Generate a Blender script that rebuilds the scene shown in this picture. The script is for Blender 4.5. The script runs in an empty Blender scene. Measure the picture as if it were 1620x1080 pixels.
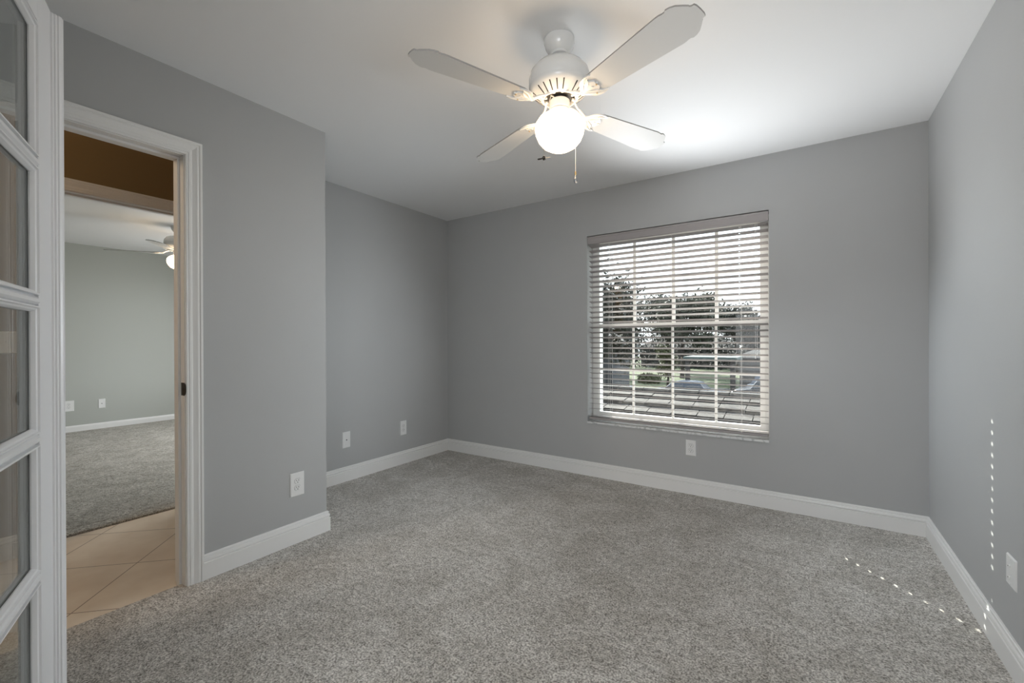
import bpy, math, random
from mathutils import Vector, Matrix

sc = bpy.context.scene
COL = sc.collection

# ------------------------------------------------------------------ camera
YAW, PITCH, ROLL, FPX, EYE = 0.5919, -0.0018, -0.0036, 690.3, 1.1602
def cam_axes():
    cy, sy = math.cos(YAW), math.sin(YAW)
    f0 = Vector((-sy, cy, 0)); r0 = Vector((cy, sy, 0)); u0 = Vector((0, 0, 1))
    f = f0*math.cos(PITCH) + u0*math.sin(PITCH)
    u = u0*math.cos(PITCH) - f0*math.sin(PITCH)
    r = r0*math.cos(ROLL) + u*math.sin(ROLL)
    u = u*math.cos(ROLL) - r0*math.sin(ROLL)
    return r, u, f
cr, cu, cf = cam_axes()
cam_data = bpy.data.cameras.new('camera')
cam_data.sensor_width = 36.0
cam_data.lens = FPX/1620*36.0
cam_data.clip_start = 0.02
cam_data.clip_end = 400
cam = bpy.data.objects.new('camera', cam_data); COL.objects.link(cam)
M = Matrix((cr, cu, -cf)).transposed().to_4x4()
M.translation = Vector((0, 0, EYE))
cam.matrix_world = M
sc.camera = cam

# ------------------------------------------------------------------ world, sun, big lights, exposure
SKY = 1.9
SUN = 18.0
FILL = 35.0
SKY_FILL = 8.0
CEIL_FILL = 62.0
FILL_R, FILL_L = 36.0, 58.0
GLOBE = 10.0
w = bpy.data.worlds.new('world'); sc.world = w; w.use_nodes = True
nt = w.node_tree; nt.nodes.clear()
wo = nt.nodes.new('ShaderNodeOutputWorld'); bg = nt.nodes.new('ShaderNodeBackground')
tc = nt.nodes.new('ShaderNodeTexCoord'); sp = nt.nodes.new('ShaderNodeSeparateXYZ')
rmp = nt.nodes.new('ShaderNodeValToRGB')
rmp.color_ramp.elements[0].position = 0.0; rmp.color_ramp.elements[0].color = (0.95, 0.97, 1.0, 1)
rmp.color_ramp.elements[1].position = 0.8; rmp.color_ramp.elements[1].color = (0.70, 0.83, 1.0, 1)
nt.links.new(tc.outputs['Generated'], sp.inputs[0]); nt.links.new(sp.outputs['Z'], rmp.inputs[0])
nt.links.new(rmp.outputs[0], bg.inputs['Color']); bg.inputs['Strength'].default_value = SKY
nt.links.new(bg.outputs[0], wo.inputs[0])

sun_dir = Vector((0.993, -1.08, -0.998)).normalized()
sl = bpy.data.lights.new('sun', 'SUN'); sl.energy = SUN; sl.angle = math.radians(0.35); sl.color = (1.0, 0.95, 0.87)
so = bpy.data.objects.new('sun', sl); COL.objects.link(so)
so.rotation_euler = sun_dir.to_track_quat('-Z', 'Y').to_euler(); so.location = (-6, 10, 9)

# added wide sun lamp, lifts window light without brightening the visible sky
gl_ = bpy.data.lights.new('added_sky_fill', 'SUN'); gl_.energy = SKY_FILL; gl_.angle = math.radians(120); gl_.color = (0.88, 0.95, 1.0)
go_ = bpy.data.objects.new('added_sky_fill', gl_); COL.objects.link(go_); go_.location = (-4, 12, 0)
go_.rotation_euler = Vector((0.0, -0.97, -0.22)).to_track_quat('-Z', 'Y').to_euler()

# added spot inside the blind, stands in for sunlight bounced to the ceiling
sb = bpy.data.lights.new('added_ceiling_spot', 'SPOT'); sb.energy = CEIL_FILL; sb.color = (0.93, 0.97, 1.0)
sb.spot_size = math.radians(104); sb.spot_blend = 1.0; sb.shadow_soft_size = 0.25
sbo = bpy.data.objects.new('added_ceiling_spot', sb); COL.objects.link(sbo); sbo.location = (-0.95, 3.22, 1.30)
sbo.rotation_euler = Vector((0.85, -0.75, 1.1)).to_track_quat('-Z', 'Y').to_euler()

# added spots inside the blind, standing in for daylight towards both sides
for nm, en, px_, dr, ang in (('added_fill_spot_right', FILL_R, -0.80, (0.92, -0.36, -0.38), 98), ('added_fill_spot_left', FILL_L, -0.95, (-0.66, -0.75, -0.12), 108)):
    q = bpy.data.lights.new(nm, 'SPOT'); q.energy = en; q.color = (0.86, 0.94, 1.0); q.spot_size = math.radians(ang); q.spot_blend = 1.0; q.shadow_soft_size = 0.2
    qo = bpy.data.objects.new(nm, q); COL.objects.link(qo); qo.location = (px_, 3.30, 1.30)
    qo.rotation_euler = Vector(dr).to_track_quat('-Z', 'Y').to_euler()

fl = bpy.data.lights.new('added_entry_fill', 'AREA'); fl.shape = 'RECTANGLE'; fl.size = 1.3; fl.size_y = 1.7  # added area lamp behind the camera, fills the room from the entry side
fl.energy = FILL; fl.color = (0.93, 0.97, 1.0)
fo = bpy.data.objects.new('added_entry_fill', fl); COL.objects.link(fo)
fo.location = (0.45, -1.7, 1.25); fo.rotation_euler = Vector((-0.85, 0.60, -0.12)).to_track_quat('-Z', 'Z').to_euler()

bw = bpy.data.lights.new('added_bedroom_fill', 'AREA'); bw.shape = 'RECTANGLE'; bw.size = 2.0; bw.size_y = 1.5; bw.energy = 32; bw.color = (0.95, 0.98, 1.0)  # added area lamp at the unseen bedroom window, brightens that room
bwo = bpy.data.objects.new('added_bedroom_fill', bw); COL.objects.link(bwo); bwo.location = (-5.8, 3.44, 1.3); bwo.rotation_euler = (math.radians(-75), 0, 0)
hl = bpy.data.lights.new('hall_ceiling_lamp', 'POINT'); hl.energy = 26; hl.color = (1.0, 0.78, 0.55); hl.shadow_soft_size = 0.12
hlo = bpy.data.objects.new('hall_ceiling_lamp', hl); COL.objects.link(hlo); hlo.location = (-3.05, -0.75, 2.25)

sc.view_settings.view_transform = 'Standard'
sc.view_settings.look = 'None'
sc.view_settings.exposure = 0.25
sc.view_settings.gamma = 1.0
sc.view_settings.use_curve_mapping = False

# ------------------------------------------------------------------ dimensions (metres)
H = 2.44
D = 3.484       # window wall
XL = -3.172     # alcove part of left wall
XN = -2.444     # nearer part of left wall with the doorway
XR = 0.600      # right wall
YE = 1.586      # where the left wall steps back
XH = -2.560     # hall side of the left wall
XF = -3.580     # far wall of the hall (hall side)
XG = -3.700     # far wall of the hall (bedroom side)
XZ = -7.850     # far wall of the second bedroom
WT = 0.20       # window wall thickness
TILE_Z = -0.012

# ------------------------------------------------------------------ materials
def mat(name, col, rough=0.6, metal=0.0, spec=0.5, bump=None, noise=None, emis=None, strength=0.0):
    m = bpy.data.materials.new(name); m.use_nodes = True
    n = m.node_tree; b = n.nodes['Principled BSDF']
    b.inputs['Base Color'].default_value = (*col, 1)
    b.inputs['Roughness'].default_value = rough
    b.inputs['Metallic'].default_value = metal
    b.inputs['Specular IOR Level'].default_value = spec
    t = n.nodes.new('ShaderNodeTexCoord')
    if noise:
        sc_, amt = noise
        nz = n.nodes.new('ShaderNodeTexNoise'); nz.inputs['Scale'].default_value = sc_; nz.inputs['Detail'].default_value = 3
        r = n.nodes.new('ShaderNodeValToRGB')
        r.color_ramp.elements[0].position = 0.3; r.color_ramp.elements[1].position = 0.7
        r.color_ramp.elements[0].color = (*[c*(1-amt) for c in col], 1)
        r.color_ramp.elements[1].color = (*[min(1, c*(1+amt)) for c in col], 1)
        n.links.new(t.outputs['Object'], nz.inputs['Vector']); n.links.new(nz.outputs['Fac'], r.inputs[0])
        n.links.new(r.outputs[0], b.inputs['Base Color'])
    if bump:
        sc_, st = bump
        nz = n.nodes.new('ShaderNodeTexNoise'); nz.inputs['Scale'].default_value = sc_; nz.inputs['Detail'].default_value = 4
        bp = n.nodes.new('ShaderNodeBump'); bp.inputs['Strength'].default_value = st; bp.inputs['Distance'].default_value = 0.002
        n.links.new(t.outputs['Object'], nz.inputs['Vector']); n.links.new(nz.outputs['Fac'], bp.inputs['Height'])
        n.links.new(bp.outputs[0], b.inputs['Normal'])
    if emis:
        b.inputs['Emission Color'].default_value = (*emis, 1); b.inputs['Emission Strength'].default_value = strength
    return m

M_wall = mat('grey_wall_paint', (0.452, 0.456, 0.455), 0.55, spec=0.3, bump=(90, 0.08), noise=(1.5, 0.02))
M_wall2 = mat('bedroom_wall_paint', (0.45, 0.465, 0.43), 0.6, spec=0.3, bump=(90, 0.08))
M_tan = mat('tan_hall_paint', (0.25, 0.175, 0.088), 0.6, spec=0.3, bump=(90, 0.08))
M_ceil = mat('white_ceiling_paint', (0.86, 0.86, 0.86), 0.8, spec=0.2, bump=(70, 0.1))
M_trim = mat('white_trim_paint', (0.82, 0.815, 0.80), 0.35, spec=0.5)
M_door = mat('white_door_enamel', (0.84, 0.845, 0.86), 0.3, spec=0.5)
M_plate = mat('white_plastic_plate', (0.80, 0.80, 0.79), 0.35)
M_slot = mat('dark_slot', (0.02, 0.02, 0.02), 0.6)
M_screw = mat('screw_metal', (0.6, 0.6, 0.58), 0.35, metal=0.8)
M_bronze = mat('dark_bronze', (0.05, 0.04, 0.03), 0.35, metal=0.7)
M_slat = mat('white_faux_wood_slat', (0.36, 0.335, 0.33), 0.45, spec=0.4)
M_cord = mat('white_blind_cord', (0.75, 0.73, 0.70), 0.8)
M_vinyl = mat('white_window_vinyl', (0.78, 0.77, 0.74), 0.4)
M_fan = mat('glossy_white_fan_enamel', (0.78, 0.78, 0.77), 0.18, spec=0.6)
M_blade = mat('white_fan_blade_laminate', (0.76, 0.755, 0.74), 0.42, spec=0.4)
M_bladeedge = mat('dull_blade_edge', (0.35, 0.34, 0.32), 0.6)
M_brass = mat('brass', (0.75, 0.55, 0.28), 0.3, metal=1.0)
M_globe = mat('lit_opal_glass', (0.9, 0.88, 0.85), 0.2, emis=(1.0, 0.74, 0.47), strength=GLOBE)
M_black = mat('dark_motor_recess', (0.03, 0.028, 0.025), 0.5)
M_chain = mat('chain_metal', (0.80, 0.76, 0.70), 0.3, metal=0.7)

def glass_mat(name, tint, refl=1.0):
    m = bpy.data.materials.new(name); m.use_nodes = True
    n = m.node_tree; n.nodes.clear()
    o = n.nodes.new('ShaderNodeOutputMaterial'); mx = n.nodes.new('ShaderNodeMixShader')
    tr = n.nodes.new('ShaderNodeBsdfTransparent'); tr.inputs[0].default_value = (*tint, 1)
    gl = n.nodes.new('ShaderNodeBsdfGlossy'); gl.inputs['Roughness'].default_value = 0.01
    lw = n.nodes.new('ShaderNodeLayerWeight'); lw.inputs['Blend'].default_value = 0.5
    pw = n.nodes.new('ShaderNodeMath'); pw.operation = 'POWER'; pw.inputs[1].default_value = 5.0
    fr = n.nodes.new('ShaderNodeMath'); fr.operation = 'MULTIPLY_ADD'; fr.inputs[1].default_value = 0.96; fr.inputs[2].default_value = 0.04
    n.links.new(lw.outputs['Facing'], pw.inputs[0]); n.links.new(pw.outputs[0], fr.inputs[0])
    ml = n.nodes.new('ShaderNodeMath'); ml.operation = 'MULTIPLY'; ml.inputs[1].default_value = refl; ml.use_clamp = True
    n.links.new(fr.outputs[0], ml.inputs[0]); n.links.new(ml.outputs[0], mx.inputs[0])
    n.links.new(tr.outputs[0], mx.inputs[1]); n.links.new(gl.outputs[0], mx.inputs[2]); n.links.new(mx.outputs[0], o.inputs[0])
    return m
M_glass = glass_mat('window_glass', (0.95, 0.97, 0.96))
M_dglass = glass_mat('door_glass', (0.88, 0.90, 0.89), 1.0)
M_pend = glass_mat('clear_pendant_glass', (0.85, 0.86, 0.88), 3.0)

def carpet(name, dark, light, patch=0.16):
    m = bpy.data.materials.new(name); m.use_nodes = True
    n = m.node_tree; b = n.nodes['Principled BSDF']; L = n.links.new
    b.inputs['Roughness'].default_value = 0.95; b.inputs['Specular IOR Level'].default_value = 0.05
    b.inputs['Sheen Weight'].default_value = 0.15
    t = n.nodes.new('ShaderNodeTexCoord')
    def noise(scale, det, rough=0.6, dist=0.0):
        q = n.nodes.new('ShaderNodeTexNoise'); q.inputs['Scale'].default_value = scale
        q.inputs['Detail'].default_value = det; q.inputs['Roughness'].default_value = rough; q.inputs['Distortion'].default_value = dist
        L(t.outputs['Object'], q.inputs['Vector']); return q
    fine = noise(130, 3, 0.75); mid = noise(38, 3, 0.7); big = noise(4.6, 5, 0.68, 0.8); spots = noise(210, 1)
    def math_(op, a, bb):
        q = n.nodes.new('ShaderNodeMath'); q.operation = op
        for i, v in enumerate((a, bb)):
            if hasattr(v, 'links'): L(v, q.inputs[i])
            else: q.inputs[i].default_value = v
        return q.outputs[0]
    f = math_('ADD', math_('MULTIPLY', fine.outputs['Fac'], 0.72), math_('MULTIPLY', mid.outputs['Fac'], 0.28))
    r = n.nodes.new('ShaderNodeValToRGB'); r.color_ramp.elements[0].position = 0.40; r.color_ramp.elements[1].position = 0.60
    r.color_ramp.elements[0].color = (*dark, 1); r.color_ramp.elements[1].color = (*light, 1); L(f, r.inputs[0])
    r2 = n.nodes.new('ShaderNodeValToRGB'); r2.color_ramp.elements[0].position = 0.40; r2.color_ramp.elements[1].position = 0.60
    r2.color_ramp.elements[0].color = (1-patch, 1-patch*1.05, 1-patch*1.15, 1); r2.color_ramp.elements[1].color = (1.0, 1.0, 1.0, 1)  # large patches: sheen of the pile direction put into the colour
    L(big.outputs['Fac'], r2.inputs[0])
    mx = n.nodes.new('ShaderNodeMix'); mx.data_type = 'RGBA'; mx.blend_type = 'MULTIPLY'; mx.inputs[0].default_value = 1.0
    L(r.outputs[0], mx.inputs[6]); L(r2.outputs[0], mx.inputs[7]); L(mx.outputs[2], b.inputs['Base Color'])
    bp = n.nodes.new('ShaderNodeBump'); bp.inputs['Strength'].default_value = 0.8; bp.inputs['Distance'].default_value = 0.006
    hh = math_('ADD', f, math_('MULTIPLY', spots.outputs['Fac'], 0.3))
    L(hh, bp.inputs['Height']); L(bp.outputs[0], b.inputs['Normal'])
    return m
M_carpet = carpet('grey_frieze_carpet', (0.19, 0.172, 0.150), (0.90, 0.87, 0.82), 0.20)
M_carpet2 = carpet('beige_grey_carpet', (0.20, 0.18, 0.15), (0.72, 0.69, 0.62), 0.24)

def tile_mat():
    m = bpy.data.materials.new('beige_ceramic_tile'); m.use_nodes = True
    n = m.node_tree; b = n.nodes['Principled BSDF']; L = n.links.new
    b.inputs['Roughness'].default_value = 0.35
    t = n.nodes.new('ShaderNodeTexCoord'); s = n.nodes.new('ShaderNodeSeparateXYZ'); L(t.outputs['Object'], s.inputs[0])
    def M_(op, a, bb=None):
        q = n.nodes.new('ShaderNodeMath'); q.operation = op
        for i, v in enumerate((a, bb)):
            if v is None: continue
            if hasattr(v, 'links'): L(v, q.inputs[i])
            else: q.inputs[i].default_value = v
        return q.outputs[0]
    P = 0.625
    def line(v, off):
        q = M_('DIVIDE', M_('SUBTRACT', v, off), P)
        q = M_('FRACT', M_('ADD', q, 100.5))
        return M_('LESS_THAN', M_('ABSOLUTE', M_('SUBTRACT', q, 0.5)), 0.0052)
    a = line(M_('ADD', s.outputs[0], s.outputs[1]), -2.14)
    c = line(M_('SUBTRACT', s.outputs[1], s.outputs[0]), 3.76)
    g = M_('MAXIMUM', a, c)
    nz = n.nodes.new('ShaderNodeTexNoise'); nz.inputs['Scale'].default_value = 5; nz.inputs['Detail'].default_value = 5
    L(t.outputs['Object'], nz.inputs['Vector'])
    r = n.nodes.new('ShaderNodeValToRGB'); r.color_ramp.elements[0].position = 0.3; r.color_ramp.elements[1].position = 0.7
    r.color_ramp.elements[0].color = (0.64, 0.52, 0.39, 1); r.color_ramp.elements[1].color = (0.76, 0.66, 0.53, 1)
    L(nz.outputs['Fac'], r.inputs[0])
    mx = n.nodes.new('ShaderNodeMix'); mx.data_type = 'RGBA'; L(g, mx.inputs[0]); L(r.outputs[0], mx.inputs[6])
    mx.inputs[7].default_value = (0.20, 0.13, 0.085, 1); L(mx.outputs[2], b.inputs['Base Color'])
    bp = n.nodes.new('ShaderNodeBump'); bp.inputs['Strength'].default_value = 0.3; bp.inputs['Distance'].default_value = 0.002; bp.invert = True
    L(g, bp.inputs['Height']); L(bp.outputs[0], b.inputs['Normal'])
    return m
M_tile = tile_mat()

def marble_mat():
    m = bpy.data.materials.new('veined_white_marble'); m.use_nodes = True
    n = m.node_tree; b = n.nodes['Principled BSDF']; L = n.links.new
    b.inputs['Roughness'].default_value = 0.25
    t = n.nodes.new('ShaderNodeTexCoord'); nz = n.nodes.new('ShaderNodeTexNoise')
    nz.inputs['Scale'].default_value = 14; nz.inputs['Detail'].default_value = 6; nz.inputs['Distortion'].default_value = 2.5
    L(t.outputs['Object'], nz.inputs['Vector'])
    r = n.nodes.new('ShaderNodeValToRGB'); r.color_ramp.elements[0].position = 0.36; r.color_ramp.elements[1].position = 0.5
    r.color_ramp.elements[0].color = (0.50, 0.51, 0.51, 1); r.color_ramp.elements[1].color = (0.72, 0.73, 0.73, 1)
    L(nz.outputs['Fac'], r.inputs[0]); L(r.outputs[0], b.inputs['Base Color'])
    return m
M_marble = marble_mat()

# ------------------------------------------------------------------ mesh helpers
class MB:
    def __init__(s): s.v = []; s.f = []; s.mi = []; s.sm = []
    def add(s, vs, fs, mi=0, smooth=False):
        o = len(s.v); s.v += [tuple(v) for v in vs]
        for f in fs: s.f.append(tuple(o+i for i in f)); s.mi.append(mi); s.sm.append(smooth)
        return s
    def box(s, x0, x1, y0, y1, z0, z1, mi=0, M=None):
        vs = [Vector((x, y, z)) for z in (z0, z1) for y in (y0, y1) for x in (x0, x1)]
        if M: vs = [M @ v for v in vs]
        return s.add(vs, [(0, 2, 3, 1), (4, 5, 7, 6), (0, 1, 5, 4), (2, 6, 7, 3), (0, 4, 6, 2), (1, 3, 7, 5)], mi)
    def lathe(s, prof, n=32, c=(0, 0, 0), mi=0, smooth=True, M=None):
        vs = []; fs = []
        for r, z in prof:
            for k in range(n):
                a = 2*math.pi*k/n; vs.append(Vector((c[0]+r*math.cos(a), c[1]+r*math.sin(a), c[2]+z)))
        if M: vs = [M @ v for v in vs]
        for i in range(len(prof)-1):
            for k in range(n):
                k2 = (k+1) % n; fs.append((i*n+k, i*n+k2, (i+1)*n+k2, (i+1)*n+k))
        fs.append(tuple(range(n))); fs.append(tuple((len(prof)-1)*n+k for k in range(n)))
        return s.add(vs, fs, mi, smooth)
    def tube(s, pts, r, n=8, mi=0, smooth=True):
        pts = [Vector(p) for p in pts]; vs = []; fs = []
        rs = r if isinstance(r, (list, tuple)) else [r]*len(pts)
        up = Vector((0, 0, 1))
        for i, p in enumerate(pts):
            d = (pts[min(i+1, len(pts)-1)]-pts[max(i-1, 0)]).normalized()
            a = d.cross(up)
            if a.length < 1e-3: a = d.cross(Vector((1, 0, 0)))
            a.normalize(); b = d.cross(a)
            for k in range(n):
                t = 2*math.pi*k/n; vs.append(p + (a*math.cos(t)+b*math.sin(t))*rs[i])
        for i in range(len(pts)-1):
            for k in range(n):
                k2 = (k+1) % n; fs.append((i*n+k, i*n+k2, (i+1)*n+k2, (i+1)*n+k))
        fs.append(tuple(range(n))); fs.append(tuple((len(pts)-1)*n+k for k in range(n)))
        return s.add(vs, fs, mi, smooth)
    def prism(s, poly, fn, d0, d1, mi=0, smooth=False):
        # poly: (a, b) outline; fn(a, b, d) -> point
        n = len(poly)
        vs = [fn(a, b, d0) for a, b in poly]+[fn(a, b, d1) for a, b in poly]
        fs = [tuple(range(n)), tuple(range(2*n-1, n-1, -1))]+[(i, (i+1) % n, n+(i+1) % n, n+i) for i in range(n)]
        return s.add(vs, fs, mi, smooth)
    def sweep(s, prof, p0, p1, out, up, m0=0.0, m1=0.0, mi=0):
        # profile (o, h): o outward, h along up; ends sheared along the run by coordinate o (or h) for mitres
        p0, p1, out, up = map(Vector, (p0, p1, out, up)); d = (p1-p0).normalized(); n = len(prof)
        def sh(m, o, h): return m[0]*o+m[1]*h if isinstance(m, tuple) else m*o
        vs = [p0+out*o+up*h+d*sh(m0, o, h) for o, h in prof]+[p1+out*o+up*h+d*sh(m1, o, h) for o, h in prof]
        fs = [tuple(range(n)), tuple(range(2*n-1, n-1, -1))]+[(i, (i+1) % n, n+(i+1) % n, n+i) for i in range(n)]
        return s.add(vs, fs, mi)
    def build(s, name, mats, parent=None, bevel=None, label=None, kind=None):
        me = bpy.data.meshes.new(name); me.from_pydata(s.v, [], s.f)
        for m in (mats if isinstance(mats, (list, tuple)) else [mats]): me.materials.append(m)
        me.polygons.foreach_set('material_index', s.mi); me.polygons.foreach_set('use_smooth', s.sm)
        me.update()
        import bmesh
        bm = bmesh.new(); bm.from_mesh(me); bmesh.ops.recalc_face_normals(bm, faces=bm.faces); bm.to_mesh(me); bm.free()
        o = bpy.data.objects.new(name, me); COL.objects.link(o)
        if parent: o.parent = parent
        if bevel:
            b = o.modifiers.new('soft_edges', 'BEVEL'); b.width = bevel; b.segments = 2; b.limit_method = 'ANGLE'; b.angle_limit = math.radians(40)
        if any(s.sm):
            try: me.set_sharp_from_angle(angle=math.radians(38))
            except Exception: pass
        if label: o['label'] = label
        if kind: o['kind'] = kind
        return o

def tag(o, label, cat, group=None, kind=None):
    o['label'] = label; o['category'] = cat
    if group: o['group'] = group
    if kind: o['kind'] = kind
    return o
def empty(name, loc=(0, 0, 0), rz=0.0):
    o = bpy.data.objects.new(name, None); COL.objects.link(o); o.location = loc; o.rotation_euler = (0, 0, rz)
    o.empty_display_size = 0.1
    return o
def copy_tree(o, parent=None):
    c = o.copy(); COL.objects.link(c)
    if parent: c.parent = parent
    for ch in list(o.children): copy_tree(ch, c)
    return c
def struct(name, mb, m, label, cat, parent=None, bevel=None):
    o = mb.build(name, m, parent, bevel)
    return tag(o, label, cat, kind='structure')

# ------------------------------------------------------------------ room shell
WX0, WX1, WZ0, WZ1 = -1.560, -0.208, 0.462, 2.056      # window opening
b = MB()
b.box(XL-0.12, WX0, D, D+WT, -0.1, H); b.box(WX1, XR+0.12, D, D+WT, -0.1, H)
b.box(WX0, WX1, D, D+WT, -0.1, WZ0-0.012); b.box(WX0, WX1, D, D+WT, WZ1, H)
struct('wall_back', b, M_wall, 'grey painted wall that holds the window', 'wall')
struct('wall_right', MB().box(XR, XR+0.12, -0.17, D, -0.1, H), M_wall, 'grey painted wall on the right catching the window light and sun dots', 'wall')
DY0, DY1, DZ = 0.090, 0.850, 2.045     # doorway to the hall (finished opening)
b = MB()
b.box(XH, XN, -0.17, DY0-0.02, -0.1, H); b.box(XH, XN, DY1+0.02, YE, -0.1, H); b.box(XH, XN, DY0-0.02, DY1+0.02, DZ+0.02, H)
struct('wall_left', b, M_wall, 'nearer grey wall with the open doorway to the hall', 'wall')
b = MB(); b.box(XL-0.12, XL, YE-0.12, D, -0.1, H)
struct('wall_left_alcove', b, M_wall, 'set-back grey wall between the step in the wall and the far corner', 'wall')
struct('wall_left_return', MB().box(XL, XH, YE-0.12, YE, -0.1, H), M_wall, 'short grey return where the left wall steps back', 'wall')
b = MB()
b.box(XH, -0.895, -0.17, -0.05, -0.1, H); b.box(0.56, XR, -0.17, -0.05, -0.1, H); b.box(-0.895, 0.56, -0.17, -0.05, 2.075, H)
struct('wall_front', b, M_wall, 'grey wall with the wide entry opening behind the french door', 'wall')
struct('ceiling', MB().box(XL-0.12, XR+0.12, -3.6, D+WT, H, H+0.1), M_ceil, 'white painted ceiling the fan hangs from', 'ceiling')
# carpet of this room with a worn, slightly wavy edge at the doorway
random.seed(4)
def carpet_slab(mb, edge_x, y0, y1, side, rise):
    # rounded lip along x = edge_x; side = -1 when the bare tile lies on the -x side
    N = 60; vs = []; fs = []
    prof = [(0.0, -0.0115), (0.004, -0.004), (0.02, rise*0.45), (0.05, rise*0.8), (0.09, rise)]
    for i in range(N+1):
        y = y0+(y1-y0)*i/N; j = random.uniform(-0.003, 0.003)
        for o, z in prof: vs.append((edge_x-side*o+j, y, z-0.0))
    k = len(prof)
    for i in range(N):
        for q in range(k-1): fs.append((i*k+q, i*k+q+1, (i+1)*k+q+1, (i+1)*k+q))
    mb.add(vs, fs, 0, True)
b = MB()
b.box(XN, XR+0.02, -0.10, D+0.01, -0.09, 0.0); b.box(XL-0.01, XN, YE-0.01, D+0.01, -0.09, 0.0)
b.box(XN-0.042, XN, DY0, DY1, -0.09, -0.0005); carpet_slab(b, XN-0.050, DY0, DY1, -1, 0.0005)
struct('floor', b, M_carpet, 'grey cut-pile carpet of the empty room', 'carpet')

# hall
HY0, HY1 = -1.2, YE-0.12
struct('floor_hall', MB().box(XF-0.10, XN-0.043, HY0, HY1, -0.09, TILE_Z), M_tile, 'beige diagonal ceramic tile floor of the hall', 'floor')
D3Y0, D3Y1 = 0.575, 1.335      # doorway of the second bedroom
b = MB()
b.box(XG+0.06, XF, HY0, D3Y0-0.02, -0.1, H); b.box(XG+0.06, XF, D3Y1+0.02, HY1, -0.1, H); b.box(XG+0.06, XF, D3Y0-0.02, D3Y1+0.02, DZ+0.02, H)
struct('wall_hall', b, M_tan, 'brown painted hall wall above the second doorway', 'wall')
struct('wall_hall_side', MB().box(XH-0.004, XH, HY0, DY0-0.02, -0.02, H).box(XH-0.004, XH, DY1+0.02, HY1, -0.02, H).box(XH-0.004, XH, DY0-0.02, DY1+0.02, DZ+0.02, H), M_tan, 'brown painted hall side of the doorway wall', 'wall')
struct('wall_hall_end', MB().box(XG, XH, HY0-0.1, HY0, -0.1, H), M_tan, 'brown painted wall closing the hall', 'wall')
struct('wall_hall_north', MB().box(XG+0.12, XH-0.004, HY1-0.004, HY1, -0.02, H), M_tan, 'brown painted far end of the hall', 'wall')
struct('ceiling_hall', MB().box(XG, XH, HY0-0.1, HY1, H, H+0.1), M_ceil, 'white hall ceiling', 'ceiling')

# second bedroom
b = MB()
b.box(XG, XG+0.06, -1.6, D3Y0-0.02, -0.1, H); b.box(XG, XG+0.06, D3Y1+0.02, D, -0.1, H); b.box(XG, XG+0.06, D3Y0-0.02, D3Y1+0.02, DZ+0.02, H)
struct('wall_bedroom_inner', b, M_wall2, 'bedroom side of the hall wall', 'wall')
struct('wall_bedroom_far', MB().box(XZ-0.1, XZ, -1.6, D, -0.1, H), M_wall2, 'pale grey far wall of the bedroom across the hall', 'wall')
struct('wall_bedroom_front', MB().box(XZ, XG+0.06, -1.7, -1.6, -0.1, H), M_wall2, 'bedroom wall out of sight to the left', 'wall')
BX0, BX1, BZ0, BZ1 = -6.9, -4.7, 0.5, 2.1
b = MB(); b.box(XZ-0.1, BX0, D, D+WT, -0.1, H); b.box(BX1, XL-0.12, D, D+WT, -0.1, H)
b.box(BX0, BX1, D, D+WT, -0.1, BZ0); b.box(BX0, BX1, D, D+WT, BZ1, H)
struct('wall_bedroom_window', b, M_wall2, 'bedroom wall with its own window', 'wall')
struct('ceiling_bedroom', MB().box(XZ-0.1, XG, -1.7, D+WT, H, H+0.1), M_ceil, 'white ceiling of the bedroom across the hall', 'ceiling')
b = MB(); b.box(XZ-0.01, XG-0.085, -1.61, D+0.01, -0.09, 0.0045); carpet_slab(b, XG+0.012, D3Y0, D3Y1, 1, 0.005)
b.box(XG-0.086, XG, D3Y0, D3Y1, -0.09, -0.011)
struct('floor_bedroom', b, M_carpet2, 'light beige-grey carpet of the bedroom across the hall', 'carpet')
struct('added_sun_blocker', MB().box(BX0-2.5, XL-0.5, D+WT, D+2.2, H+0.02, H+0.14), M_trim, 'added unseen slab keeping direct sun out of the bedroom window', 'roof')  # out of view, added only to block direct sun at the bedroom window
b = MB()
for (x0, x1, z0, z1) in ((BX0, BX0+.06, BZ0, BZ1), (BX1-.06, BX1, BZ0, BZ1), (BX0, BX1, BZ0, BZ0+.06), (BX0, BX1, BZ1-.06, BZ1), (-5.83, -5.77, BZ0, BZ1), (BX0, BX1, 1.28, 1.33)):
    b.box(x0, x1, D+0.10, D+0.14, z0, z1)
struct('window_2', b, M_vinyl, 'white framed window lighting the bedroom across the hall', 'window')

# entry area behind the camera
struct('floor_entry', MB().box(XH+0.002, XR+0.6, -3.6, -0.10, -0.09, TILE_Z), M_tile, 'beige tile floor of the entry area', 'floor')
struct('wall_entry_left', MB().box(XH-0.1, XH, -3.6, -1.3, -0.1, H), M_ceil, 'white entry wall', 'wall')
struct('wall_entry_right', MB().box(XR+0.6, XR+0.7, -3.6, -0.17, -0.1, H), M_ceil, 'white entry wall to the right', 'wall')

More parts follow.
